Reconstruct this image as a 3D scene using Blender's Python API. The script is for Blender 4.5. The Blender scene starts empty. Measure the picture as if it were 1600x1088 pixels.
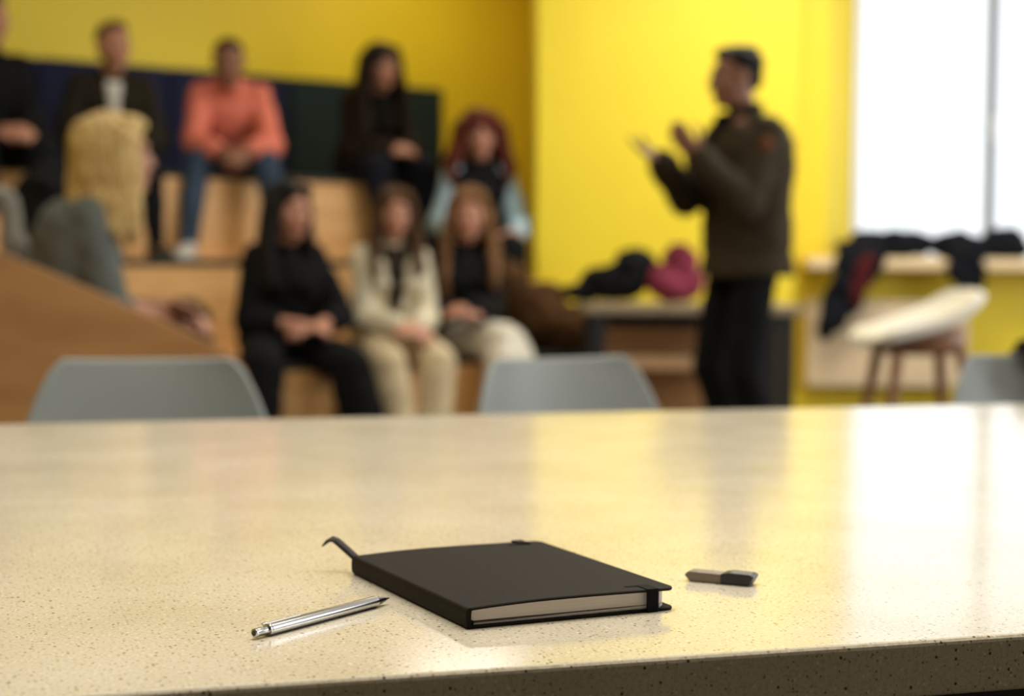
import bpy, bmesh, math, random
from mathutils import Vector, Matrix, Quaternion
random.seed(7)
R = math.radians
C = bpy.context.scene.collection
sc = bpy.context.scene

# ------------------------------------------------------------------ camera
CAM_Z = 0.978
cam_d = bpy.data.cameras.new('camera'); cam = bpy.data.objects.new('camera', cam_d); C.objects.link(cam)
cam.location = (0, 0, CAM_Z)
cam.rotation_mode = 'QUATERNION'
cam.rotation_quaternion = (Matrix.Rotation(R(90) - 0.055, 4, 'X') @ Matrix.Rotation(R(0.5), 4, 'Z')).to_quaternion()
cam_d.sensor_width = 36; cam_d.lens = 36 * 2700 / 1600
cam_d.clip_start = 0.05; cam_d.clip_end = 200
cam_d.dof.use_dof = True; cam_d.dof.focus_distance = 1.06; cam_d.dof.aperture_fstop = 5.1
sc.camera = cam

# ------------------------------------------------------------------ world, lights, exposure
sc.view_settings.view_transform = 'Standard'; sc.view_settings.look = 'None'
sc.view_settings.exposure = 0.0; sc.view_settings.gamma = 1.0; sc.view_settings.use_curve_mapping = False
sc.cycles.use_denoising = True
sc.cycles.max_bounces = 8; sc.cycles.diffuse_bounces = 5; sc.cycles.caustics_reflective = False; sc.cycles.caustics_refractive = False
sc.cycles.sample_clamp_indirect = 6
w = bpy.data.worlds.new('overcast'); sc.world = w; w.use_nodes = True
bg = w.node_tree.nodes['Background']; bg.inputs[0].default_value = (0.93, 0.96, 1.0, 1); bg.inputs[1].default_value = 1.6

def area(name, loc, size, power, rot, col=(1, 1, 1)):
    l = bpy.data.lights.new(name, 'AREA'); l.shape = 'RECTANGLE'; l.size, l.size_y = size
    l.energy = power; l.color = col
    o = bpy.data.objects.new(name, l); C.objects.link(o); o.location = loc; o.rotation_euler = rot
    return o
WARM = (1.0, 0.95, 0.86)
area('ceiling_lamp', (0.3, 2.0, 3.15), (3.2, 1.6), 102, (0, 0, R(16)), WARM)
area('ceiling_lamp', (1.55, 7.7, 3.15), (1.6, 1.2), 76, (0, 0, 0), WARM)  # added to brighten the yellow pillar, no fixture known there
area('ceiling_lamp', (-1.6, 6.4, 3.15), (2.2, 1.2), 38, (0, 0, R(38)), WARM)
area('ceiling_lamp', (-0.25, 10.2, 3.15), (0.8, 0.5), 12, (0, 0, R(38)), WARM)  # added wall washer that lifts the back wall left of the pillar
# daylight through the openings of the right-hand wall
area('window_daylight', (4.45, 2.6, 1.9), (1.6, 2.4), 34, (R(90), 0, R(90)), (0.93, 0.96, 1.0))  # unseen source added as front fill for pen, pages and table edge
area('window_daylight', (4.45, 6.4, 1.9), (2.6, 2.4), 66, (R(90), 0, R(90)), (0.93, 0.96, 1.0))

# ------------------------------------------------------------------ materials
def srgb(r, g, b):
    f = lambda c: (c / 255 / 12.92) if c / 255 <= 0.04045 else ((c / 255 + 0.055) / 1.055) ** 2.4
    return (f(r), f(g), f(b), 1)

def mat(name, col, rough=0.6, metal=0.0, var=0.12, scale=8.0, bump=0.0, bscale=60.0, coat=0.0, sheen=0.0, spec=0.5):
    m = bpy.data.materials.new(name); m.use_nodes = True
    nt = m.node_tree; b = nt.nodes['Principled BSDF']
    b.inputs['Roughness'].default_value = rough; b.inputs['Metallic'].default_value = metal
    b.inputs['Coat Weight'].default_value = coat; b.inputs['Sheen Weight'].default_value = sheen
    b.inputs['Specular IOR Level'].default_value = spec
    tc = nt.nodes.new('ShaderNodeTexCoord'); n = nt.nodes.new('ShaderNodeTexNoise')
    n.inputs['Scale'].default_value = scale; n.inputs['Detail'].default_value = 4
    nt.links.new(tc.outputs['Object'], n.inputs['Vector'])
    r = nt.nodes.new('ShaderNodeValToRGB')
    c = srgb(*col)
    r.color_ramp.elements[0].color = (c[0] * (1 - var), c[1] * (1 - var), c[2] * (1 - var), 1); r.color_ramp.elements[0].position = 0.3
    r.color_ramp.elements[1].color = (min(1, c[0] * (1 + var)), min(1, c[1] * (1 + var)), min(1, c[2] * (1 + var)), 1); r.color_ramp.elements[1].position = 0.7
    nt.links.new(n.outputs['Fac'], r.inputs[0]); nt.links.new(r.outputs[0], b.inputs['Base Color'])
    if bump:
        n2 = nt.nodes.new('ShaderNodeTexNoise'); n2.inputs['Scale'].default_value = bscale; n2.inputs['Detail'].default_value = 3
        nt.links.new(tc.outputs['Object'], n2.inputs['Vector'])
        bp = nt.nodes.new('ShaderNodeBump'); bp.inputs['Strength'].default_value = bump; bp.inputs['Distance'].default_value = 0.01
        nt.links.new(n2.outputs['Fac'], bp.inputs['Height']); nt.links.new(bp.outputs[0], b.inputs['Normal'])
    return m

def wood(name, c1, c2, rough=0.5, stretch=(1, 1, 8), scale=3.0):
    m = mat(name, c1, rough)
    nt = m.node_tree; b = nt.nodes['Principled BSDF']
    mp = nt.nodes.new('ShaderNodeMapping'); tc = nt.nodes.new('ShaderNodeTexCoord')
    mp.inputs['Scale'].default_value = stretch
    n = nt.nodes.new('ShaderNodeTexNoise'); n.inputs['Scale'].default_value = scale; n.inputs['Detail'].default_value = 6; n.inputs['Distortion'].default_value = 0.6
    r = nt.nodes.new('ShaderNodeValToRGB')
    r.color_ramp.elements[0].color = srgb(*c1); r.color_ramp.elements[0].position = 0.35
    r.color_ramp.elements[1].color = srgb(*c2); r.color_ramp.elements[1].position = 0.68
    nt.links.new(tc.outputs['Object'], mp.inputs[0]); nt.links.new(mp.outputs[0], n.inputs['Vector'])
    nt.links.new(n.outputs['Fac'], r.inputs[0]); nt.links.new(r.outputs[0], b.inputs['Base Color'])
    return m

def stone_mat():
    """cream engineered stone with fine dark and pale chips, polished"""
    m = bpy.data.materials.new('engineered_stone'); m.use_nodes = True
    nt = m.node_tree; N = nt.nodes; L = nt.links; b = N['Principled BSDF']
    tc = N.new('ShaderNodeTexCoord')
    cl = N.new('ShaderNodeTexNoise'); cl.inputs['Scale'].default_value = 9; cl.inputs['Detail'].default_value = 5
    L.new(tc.outputs['Object'], cl.inputs['Vector'])
    r0 = N.new('ShaderNodeValToRGB')
    r0.color_ramp.elements[0].color = srgb(216, 206, 182); r0.color_ramp.elements[0].position = 0.3
    r0.color_ramp.elements[1].color = srgb(230, 221, 202); r0.color_ramp.elements[1].position = 0.7
    L.new(cl.outputs['Fac'], r0.inputs[0])
    fn = N.new('ShaderNodeTexNoise'); fn.inputs['Scale'].default_value = 420; fn.inputs['Detail'].default_value = 2
    L.new(tc.outputs['Object'], fn.inputs['Vector'])
    r1 = N.new('ShaderNodeValToRGB')
    r1.color_ramp.elements[0].color = (0.84, 0.79, 0.70, 1); r1.color_ramp.elements[0].position = 0.36
    r1.color_ramp.elements[1].color = (1, 1, 1, 1); r1.color_ramp.elements[1].position = 0.52
    L.new(fn.outputs['Fac'], r1.inputs[0])
    mul = N.new('ShaderNodeMix'); mul.data_type = 'RGBA'; mul.blend_type = 'MULTIPLY'; mul.inputs[0].default_value = 1
    L.new(r0.outputs[0], mul.inputs[6]); L.new(r1.outputs[0], mul.inputs[7])
    def chips(scale, lo, hi, col, prev, pick):
        v = N.new('ShaderNodeTexVoronoi'); v.inputs['Scale'].default_value = scale; v.inputs['Randomness'].default_value = 1
        L.new(tc.outputs['Object'], v.inputs['Vector'])
        mr = N.new('ShaderNodeMapRange'); mr.inputs[1].default_value = lo; mr.inputs[2].default_value = hi
        mr.inputs[3].default_value = 1; mr.inputs[4].default_value = 0
        L.new(v.outputs['Distance'], mr.inputs[0])
        sx = N.new('ShaderNodeSeparateColor'); L.new(v.outputs['Color'], sx.inputs[0])
        gt = N.new('ShaderNodeMath'); gt.operation = 'GREATER_THAN'; gt.inputs[1].default_value = pick
        L.new(sx.outputs[0], gt.inputs[0])
        mm = N.new('ShaderNodeMath'); mm.operation = 'MULTIPLY'; L.new(mr.outputs[0], mm.inputs[0]); L.new(gt.outputs[0], mm.inputs[1])
        mx = N.new('ShaderNodeMix'); mx.data_type = 'RGBA'
        L.new(mm.outputs[0], mx.inputs[0]); L.new(prev, mx.inputs[6]); mx.inputs[7].default_value = col
        return mx.outputs[2]
    o = chips(330, 0.20, 0.34, srgb(160, 140, 106), mul.outputs[2], 0.78)
    o = chips(300, 0.22, 0.36, srgb(92, 74, 52), o, 0.925)
    o = chips(270, 0.2, 0.32, srgb(246, 238, 220), o, 0.80)
    L.new(o, b.inputs['Base Color'])
    b.inputs['Roughness'].default_value = 0.13
    b.inputs['IOR'].default_value = 1.56
    sm = N.new('ShaderNodeTexNoise'); sm.inputs['Scale'].default_value = 6; sm.inputs['Detail'].default_value = 5
    L.new(tc.outputs['Object'], sm.inputs['Vector'])
    mr = N.new('ShaderNodeMapRange'); mr.inputs[3].default_value = 0.10; mr.inputs[4].default_value = 0.17
    L.new(sm.outputs['Fac'], mr.inputs[0]); L.new(mr.outputs[0], b.inputs['Roughness'])
    return m

M = {}
M['yellow'] = mat('yellow_paint', (240, 215, 46), 0.55, var=0.03, scale=2, bump=0.05, bscale=120)
M['white_paint'] = mat('white_paint', (226, 222, 212), 0.7, var=0.03)
M['rear_paint'] = mat('grey_rear_paint', (84, 82, 80), 0.8, var=0.03)
M['floor'] = mat('grey_floor', (98, 90, 80), 0.5, var=0.12, scale=3)
M['ply'] = wood('plywood', (218, 164, 100), (236, 186, 120), 0.5, (1, 1, 10), 2.0)
M['ply_panel'] = wood('plywood_panel', (172, 124, 74), (192, 142, 88), 0.5, (1.2, 1, 5), 2.2)
M['mat'] = mat('charcoal_mat', (44, 47, 42), 0.9, bump=0.2)
M['navy'] = mat('navy_fabric', (13, 23, 60), 0.9, bump=0.2)
M['teal'] = mat('teal_fabric', (12, 38, 42), 0.9, bump=0.2)
M['stone'] = stone_mat()
M['black_metal'] = mat('black_metal', (24, 24, 25), 0.45)
M['chair_grey'] = mat('grey_plastic', (134, 138, 135), 0.38, var=0.03)
M['walnut'] = wood('walnut', (124, 82, 50), (146, 100, 64), 0.5, (6, 6, 1), 8)
M['beech'] = wood('beech', (176, 130, 84), (196, 150, 100), 0.5, (6, 6, 1), 8)
M['white_plastic'] = mat('white_plastic', (238, 234, 222), 0.35, var=0.02)
M['radiator'] = mat('cream_enamel', (224, 202, 166), 0.45, var=0.03)
M['sill'] = mat('cream_laminate', (232, 206, 160), 0.4, var=0.04)
M['frame'] = mat('white_window_frame', (222, 226, 232), 0.35, var=0.02)
M['mullion'] = mat('backlit_mullion_grey', (120, 124, 134), 0.4, var=0.02)  # darker than the white frame: backlit shade put into the colour
M['skin'] = mat('skin', (184, 130, 104), 0.5, var=0.06, scale=14)
M['skin_tan'] = mat('skin_tan', (140, 94, 70), 0.5, var=0.06, scale=14)
M['lip'] = mat('lip', (168, 92, 82), 0.45)
M['eye_white'] = mat('eye_white', (176, 168, 160), 0.2, var=0.01)
M['iris'] = mat('iris', (52, 36, 26), 0.2)
def fab(k, col, **kw):
    kw.setdefault('bump', 0.3); kw.setdefault('bscale', 90); kw.setdefault('spec', 0.15)
    M[k] = mat(k, col, 0.9, **kw)
fab('black_cloth', (17, 17, 18)); fab('black_denim', (19, 20, 22)); fab('olive_jacket', (58, 49, 35)); fab('olive_dark', (40, 35, 25))
fab('white_tee', (214, 208, 196)); fab('coral', (226, 126, 104)); fab('jeans', (58, 72, 88), var=0.25); fab('jeans_light', (116, 128, 138), var=0.25)
fab('brown_jacket', (42, 33, 25)); fab('navy_denim', (26, 28, 38)); fab('pale_blue', (164, 190, 202)); fab('cream_blazer', (206, 196, 168), var=0.2)
fab('cream_trouser', (200, 182, 146)); fab('beige_trouser', (214, 208, 190)); fab('grey_knit', (98, 102, 97)); fab('light_grey_cloth', (150, 150, 142))
fab('brown_coat', (76, 52, 28), var=0.3); fab('pink_cloth', (124, 50, 68)); fab('maroon', (78, 26, 28)); fab('ink_cloth', (18, 20, 26)); fab('white_cloth', (205, 200, 188))
fab('camo', (66, 54, 38), var=0.5)
def hairm(k, a, b_):
    M[k] = wood(k, a, b_, 0.7, (14, 14, 1), 6); M[k].node_tree.nodes['Principled BSDF'].inputs['Specular IOR Level'].default_value = 0.15
hairm('hair_dark', (26, 20, 16), (46, 35, 27)); hairm('hair_brown', (58, 40, 26), (92, 66, 42)); hairm('hair_auburn', (66, 28, 20), (100, 44, 30))
hairm('hair_blonde', (150, 110, 58), (246, 218, 150)); hairm('hair_black', (18, 16, 15), (32, 28, 26)); hairm('hair_light_brown', (96, 66, 42), (136, 100, 66))
M['shoe_white'] = mat('shoe_white', (216, 212, 202), 0.5); M['shoe_dark'] = mat('shoe_dark', (30, 28, 27), 0.5)
M['notebook'] = mat('notebook_cover', (25, 19, 13), 0.66, var=0.04, bump=0.12, bscale=700, spec=0.14)
M['elastic'] = mat('elastic', (13, 13, 13), 0.85, spec=0.2)
M['ribbon'] = mat('ribbon', (36, 29, 26), 0.7)
M['steel'] = mat('polished_steel', (205, 205, 205), 0.2, metal=1, var=0.03)
M['dark_steel'] = mat('dark_steel', (70, 70, 72), 0.25, metal=1, var=0.03)
M['usb_metal'] = mat('brushed_grey_metal', (128, 116, 104), 0.42, metal=0.5, var=0.04)
M['black_plastic'] = mat('black_plastic', (36, 38, 42), 0.38)

# page edges: fine horizontal leaves
def page_mat():
    m = mat('paper', (224, 218, 216), 0.8); nt = m.node_tree; b = nt.nodes['Principled BSDF']
    tc = nt.nodes.new('ShaderNodeTexCoord'); mp = nt.nodes.new('ShaderNodeMapping'); mp.inputs['Scale'].default_value = (2, 2, 900)
    n = nt.nodes.new('ShaderNodeTexNoise'); n.inputs['Scale'].default_value = 3
    r = nt.nodes.new('ShaderNodeValToRGB'); r.color_ramp.elements[0].color = srgb(196, 186, 182); r.color_ramp.elements[1].color = srgb(240, 234, 232)
    nt.links.new(tc.outputs['Object'], mp.inputs[0]); nt.links.new(mp.outputs[0], n.inputs['Vector']); nt.links.new(n.outputs['Fac'], r.inputs[0]); nt.links.new(r.outputs[0], b.inputs['Base Color'])
    return m
M['paper'] = page_mat()
def glass_mat():
    m = bpy.data.materials.new('window_glass'); m.use_nodes = True; nt = m.node_tree
    b = nt.nodes['Principled BSDF']; tr = nt.nodes.new('ShaderNodeBsdfTransparent'); tr.inputs[0].default_value = (0.97, 0.98, 0.98, 1)
    b.inputs['Roughness'].default_value = 0.02; b.inputs['Base Color'].default_value = (0.9, 0.95, 0.95, 1)
    mx = nt.nodes.new('ShaderNodeMixShader'); mx.inputs[0].default_value = 0.06
    nt.links.new(tr.outputs[0], mx.inputs[1]); nt.links.new(b.outputs[0], mx.inputs[2]); nt.links.new(mx.outputs[0], nt.nodes['Material Output'].inputs[0])
    return m
M['glass'] = glass_mat()

# ------------------------------------------------------------------ mesh helpers
def link(name, bm, m, parent=None, smooth=False, bevel=0.0, seg=2):
    bmesh.ops.recalc_face_normals(bm, faces=bm.faces)
    me = bpy.data.meshes.new(name); bm.to_mesh(me); bm.free()
    if isinstance(m, str): m = M[m]
    me.materials.append(m)
    if smooth:
        for p in me.polygons: p.use_smooth = True
    o = bpy.data.objects.new(name, me); C.objects.link(o)
    if parent: o.parent = parent
    if bevel:
        md = o.modifiers.new('bevel', 'BEVEL'); md.width = bevel; md.segments = seg; md.limit_method = 'ANGLE'; md.angle_limit = R(35)
    return o
def tag(o, label=None, cat=None, group=None, kind=None):
    if label: o['label'] = label
    if cat: o['category'] = cat
    if group: o['group'] = group
    if kind: o['kind'] = kind
    return o
def empty(name, loc=(0, 0, 0), rz=0.0, parent=None):
    o = bpy.data.objects.new(name, None); C.objects.link(o); o.location = loc; o.rotation_euler = (0, 0, rz); o.empty_display_size = 0.1
    if parent: o.parent = parent
    return o
def box(bm, lo, hi, mx=None):
    r = bmesh.ops.create_cube(bm, size=1)
    lo, hi = Vector(lo), Vector(hi); c = (lo + hi) / 2; s = hi - lo
    for v in r['verts']:
        v.co = Vector((v.co.x * s.x, v.co.y * s.y, v.co.z * s.z)) + c
        if mx: v.co = mx @ v.co
    return bm
def boxo(name, lo, hi, m, parent=None, bevel=0.0, mx=None):
    return link(name, box(bmesh.new(), lo, hi, mx), m, parent, bevel=bevel)
def rings(bm, rs, closed=False, cap=True):
    """rs: list of lists of Vectors (same length) -> tube with caps"""
    vs = [[bm.verts.new(p) for p in r] for r in rs]
    n = len(vs[0])
    for a, b in zip(vs, vs[1:]):
        for i in range(n):
            bm.faces.new((a[i], a[(i + 1) % n], b[(i + 1) % n], b[i]))
    if cap:
        bm.faces.new(list(reversed(vs[0]))); bm.faces.new(vs[-1])
    return vs
def ell_ring(c, ax, ay, n=16, p=2.0):
    out = []
    for i in range(n):
        t = 2 * math.pi * i / n; ct, st = math.cos(t), math.sin(t)
        if p != 2.0:
            ct = math.copysign(abs(ct) ** (2 / p), ct); st = math.copysign(abs(st) ** (2 / p), st)
        out.append(c + ax * ct + ay * st)
    return out
def frame_of(d):
    d = d.normalized(); up = Vector((0, 0, 1)) if abs(d.z) < 0.9 else Vector((0, 1, 0))
    x = d.cross(up).normalized(); y = x.cross(d).normalized()
    return x, y
def cap(bm, p1, r1, p2, r2, n=12, flat=1.0):
    p1, p2 = Vector(p1), Vector(p2); d = p2 - p1
    if d.length < 1e-6: d = Vector((0, 0, 1e-4))
    x, y = frame_of(d); dn = d.normalized(); rs = []
    for k in (80, 50, 22):
        a = R(k); rs.append(ell_ring(p1 - dn * r1 * math.sin(a), x * r1 * math.cos(a), y * r1 * math.cos(a) * flat, n))
    rs.append(ell_ring(p1, x * r1, y * r1 * flat, n)); rs.append(ell_ring(p2, x * r2, y * r2 * flat, n))
    for k in (22, 50, 80):
        a = R(k); rs.append(ell_ring(p2 + dn * r2 * math.sin(a), x * r2 * math.cos(a), y * r2 * math.cos(a) * flat, n))
    rings(bm, rs)
def chain(bm, pts, rad, n=10):
    for (a, b), (ra, rb) in zip(zip(pts, pts[1:]), zip(rad, rad[1:])): cap(bm, a, ra, b, rb, n)
def ell(bm, c, r, q=None, seg=18, rg=12):
    rr = bmesh.ops.create_uvsphere(bm, u_segments=seg, v_segments=rg, radius=1)
    for v in rr['verts']:
        p = Vector((v.co.x * r[0], v.co.y * r[1], v.co.z * r[2]))
        if q: p = q @ p
        v.co = p + Vector(c)
def tube(bm, a, b, ra, rb=None, n=14):
    a, b = Vector(a), Vector(b); rb = ra if rb is None else rb
    x, y = frame_of(b - a); rings(bm, [ell_ring(a, x * ra, y * ra, n), ell_ring(b, x * rb, y * rb, n)])

def fused(name, bm, m, parent, voxel=0.01, smooth=4, wrinkle=0.0, wscale=14.0, fac=0.5, post=None):
    """union of the overlapping solids in bm as ONE continuous smooth mesh"""
    bmesh.ops.recalc_face_normals(bm, faces=bm.faces)
    me = bpy.data.meshes.new('tmp'); bm.to_mesh(me); bm.free()
    o = bpy.data.objects.new('tmp', me); C.objects.link(o)
    md = o.modifiers.new('r', 'REMESH'); md.mode = 'VOXEL'; md.voxel_size = voxel
    if smooth:
        s = o.modifiers.new('s', 'SMOOTH'); s.iterations = smooth; s.factor = fac
    bpy.context.view_layer.update()
    dg = bpy.context.evaluated_depsgraph_get()
    out = bpy.data.meshes.new_from_object(o.evaluated_get(dg)); out.name = name
    bpy.data.objects.remove(o); bpy.data.meshes.remove(me)
    import numpy as np
    n = len(out.vertices); co = np.empty(n * 3, np.float32); out.vertices.foreach_get('co', co); co = co.reshape(-1, 3)
    if wrinkle:
        no = np.empty(n * 3, np.float32); out.vertices.foreach_get('normal', no); no = no.reshape(-1, 3)
        rg = np.random.RandomState(abs(hash(name)) % 1000 if False else len(bpy.data.meshes) * 7 % 997)
        d = np.zeros(n, np.float32)
        for k in range(7):
            v = rg.normal(size=3); v /= np.linalg.norm(v); sc_ = wscale * (1 + 0.5 * k)
            ph = rg.rand() * 6.28; w2 = rg.normal(size=3) * sc_ * 0.3
            d += np.sin(co @ (v * sc_ * 1.6) + ph + 1.3 * np.sin(co @ w2)) / (1 + 0.5 * k)
        co += no * (d * wrinkle * 0.4)[:, None]
    if post: co = post(co)
    out.vertices.foreach_set('co', co.astype(np.float32).ravel())
    out.materials.clear(); out.materials.append(M[m] if isinstance(m, str) else m)
    out.polygons.foreach_set('use_smooth', [True] * len(out.polygons)); out.polygons.foreach_set('material_index', [0] * len(out.polygons)); out.update()
    ob = bpy.data.objects.new(name, out); C.objects.link(ob); ob.parent = parent
    return ob

# ------------------------------------------------------------------ the room
H = 3.3
def slab_wall(name, a, b, z0, z1, m, t=0.2, flip=False):
    a, b = Vector((*a, 0)), Vector((*b, 0)); d = (b - a).normalized(); nrm = Vector((d.y, -d.x, 0)) * (-1 if flip else 1)
    bm = bmesh.new()
    pts = [a, b, b + nrm * t, a + nrm * t]
    vb = [bm.verts.new(p + Vector((0, 0, z0))) for p in pts]; vt = [bm.verts.new(p + Vector((0, 0, z1))) for p in pts]
    bm.faces.new(vb); bm.faces.new(vt)
    for i in range(4): bm.faces.new((vb[i], vb[(i + 1) % 4], vt[(i + 1) % 4], vt[i]))
    return tag(link(name, bm, m), kind='structure')
tag(boxo('floor', (-5.0, -3.2, -0.1), (4.9, 12.6, 0), 'floor'), kind='structure')
tag(boxo('ceiling', (-5.0, -3.2, H), (4.9, 12.6, H + 0.1), 'white_paint'), kind='structure')
slab_wall('wall_left', (-4.5, 8.2), (-4.5, -3.0), 0, H, 'yellow')
slab_wall('wall_rear', (-4.5, -3.0), (4.5, -3.0), 0, H, 'rear_paint')
slab_wall('wall_back', (-4.7, 8.04), (0.14, 11.82), 0, H, 'yellow', flip=True)
# pillar wall that stands forward of the back wall
tag(boxo('wall_pillar', (0.118, 9.2, 0), (1.495, 12.2, H), 'yellow', bevel=0.008), kind='structure')
# right-hand wall with two window openings, the near one added to let in fill light
def right_wall():
    bm = bmesh.new(); xs = (4.5, 4.7)
    for y0, y1 in ((-3.0, 1.8), (3.4, 5.0), (7.8, 9.7)): box(bm, (xs[0], y0, 0), (xs[1], y1, H))
    for y0, y1 in ((1.8, 3.4), (5.0, 7.8)):
        box(bm, (xs[0], y0, 0), (xs[1], y1, 0.6)); box(bm, (xs[0], y0, 3.15), (xs[1], y1, H))
    return tag(link('wall_right', bm, 'white_paint'), kind='structure')
right_wall()
# window wall, splayed reveals
WX0, WX1, WZ0, WZ1, WY = 1.72, 4.2, 0.93, 3.12, 9.5
def window_wall():
    bm = bmesh.new()
    box(bm, (1.45, WY, 0), (4.7, WY + 0.4, WZ0)); box(bm, (1.45, WY, WZ1), (4.7, WY + 0.4, H))
    for x0, x1, xin in ((1.45, WX0, 1.93), (4.7, WX1, 4.0)):
        bmv = [(x0, WY), (x1, WY), (xin, WY + 0.3), (xin, WY + 0.4), (x0, WY + 0.4)]
        lo = [bm.verts.new((*p, WZ0)) for p in bmv]; hi = [bm.verts.new((*p, WZ1)) for p in bmv]
        bm.faces.new(lo); bm.faces.new(hi)
        for i in range(5): bm.faces.new((lo[i], lo[(i + 1) % 5], hi[(i + 1) % 5], hi[i]))
    return tag(link('wall_window_side', bm, 'yellow'), kind='structure')
window_wall()
win = tag(empty('window_1', (0, 0, 0)), kind='structure')
fb = bmesh.new(); X0, X1 = 1.90, 4.05; yf = WY + 0.24
for x0, x1 in ((X0, X0 + 0.05), (X1 - 0.05, X1)): box(fb, (x0, yf, WZ0), (x1, yf + 0.06, WZ1))
box(fb, (X0, yf, WZ1 - 0.05), (X1, yf + 0.06, WZ1)); box(fb, (X0, yf, WZ0), (X1, yf + 0.06, WZ0 + 0.05))
link('window_frame', fb, 'frame', win, bevel=0.004)
boxo('mullion', (2.655, yf - 0.005, WZ0 + 0.05), (2.705, yf + 0.06, WZ1 - 0.05), 'mullion', win, 0.004)
hb = bmesh.new(); box(hb, (2.672, yf - 0.03, 1.72), (2.694, yf, 1.76)); box(hb, (2.675, yf - 0.045, 1.62), (2.691, yf - 0.03, 1.76))
link('window_handle', hb, 'frame', win, bevel=0.003)
for x0, x1 in ((X0 + 0.05, 2.655), (2.705, X1 - 0.05)):
    boxo('pane', (x0, yf + 0.028, WZ0 + 0.05), (x1, yf + 0.034, WZ1 - 0.05), 'glass', win)
boxo('window_sill', (1.58, 9.24, 0.905), (4.48, WY + 0.24, 0.97), 'sill', win, 0.012)

# ------------------------------------------------------------------ amphitheatre benches
TH = R(38)
T = Vector((math.cos(TH), math.sin(TH), 0)); B = Vector((-math.sin(TH), math.cos(TH), 0))
P0 = Vector((-0.225, 8.1, 0))
def PB(u, b, z=0): return P0 + T * u + B * b + Vector((0, 0, z))
def bleacher(name, origin, rz, u0, u1, tiers, label, panel_w=1.2, depth=0.8, last=None, step=0.45):
    root = tag(empty(name, origin, rz), label, 'bleacher')
    for k in range(tiers):
        y0 = k * depth; y1 = y0 + depth; z = step * (k + 1)
        if k == tiers - 1 and last: y1 = y0 + last
        n = max(1, round((u1 - u0) / panel_w)); du = (u1 - u0) / n
        for i in range(n):
            a, b = u0 + i * du, u0 + (i + 1) * du
            boxo('riser_panel', (a + 0.002, y0, z - step + (0.002 if k else 0)), (b - 0.002, y0 + 0.018, z - 0.018), 'ply', root, 0.002)
            boxo('tread_board', (a + 0.002, y0 - 0.004, z - 0.018), (b - 0.002, y1 + (0.014 if k < tiers - 1 else 0), z), 'ply', root, 0.002)
            boxo('seat_mat', (a + 0.006, y0 + 0.005, z), (b - 0.006, y0 + 0.62, z + 0.035), 'mat', root, 0.012)
        for s in (u0 + 0.03, (u0 + u1) / 2, u1 - 0.03):
            boxo('support_board', (s - 0.009, y0 + 0.02, z - step), (s + 0.009, y1 - 0.005, z - 0.02), 'ply', root)
    return root
main_b = bleacher('tiered_bench', P0, TH, -2.05, 0.88, 3, 'three-tiered plywood bench with dark seat mats, audience seated on it', last=0.9)
# right end panel following the slope
def end_panel(parent, pts, x, t, m='ply_panel', name='end_panel'):
    bm = bmesh.new(); a = [bm.verts.new((x, p[0], p[1])) for p in pts]; b = [bm.verts.new((x + t, p[0], p[1])) for p in pts]
    bm.faces.new(a); bm.faces.new(b); n = len(pts)
    for i in range(n): bm.faces.new((a[i], a[(i + 1) % n], b[(i + 1) % n], b[i]))
    return link(name, bm, m, parent, bevel=0.003)
end_panel(main_b, [(-0.03, 0), (2.5, 0), (2.5, 1.42), (1.7, 1.42), (0.1, 0.56), (-0.03, 0.48)], 0.885, 0.03)
# near wing with the big curved side panel
wing_rz = R(100)
wing = bleacher('tiered_bench', (-0.78, 5.06, 0.0), wing_rz, 0.02, 1.55, 2, 'near wing of the plywood bench behind its sloping brown side panel', panel_w=0.8, step=0.545)
def wing_panel():
    # local: x along the row (away from camera), y backwards from the front edge
    pts = [(-0.02, 0), (-0.02, 0.54), (-0.012, 0.59), (0.008, 0.635), (0.04, 0.67), (0.09, 0.702), (0.24, 0.775), (0.54, 0.905), (0.74, 0.985), (1.1, 1.14), (1.7, 1.40), (1.7, 0)]
    return end_panel(wing, pts, -0.02, 0.035, 'ply_panel', 'side_panel')
wing_panel()
# padded backrest fixed to the back wall
wall_dir = Vector((4.84, 3.78, 0)).normalized(); wall_ang = math.atan2(3.78, 4.84)
back_rest = tag(empty('wall_backrest', (-0.505, 11.318, 0), wall_ang), 'long dark navy padded backrest strip on the yellow wall behind the top row', 'backrest')
edges = [-4.6, -3.55, -2.75, -1.95, -1.15, -0.55, -0.0]
for i, (a, b) in enumerate(zip(edges, edges[1:])):
    p = boxo('pad', (a + 0.005, -0.09, 1.30), (b - 0.005, -0.004, 2.03), 'teal' if i >= 4 else 'navy', back_rest, 0.02)
    if i >= 4: p['label'] = 'dark teal pad'

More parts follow.
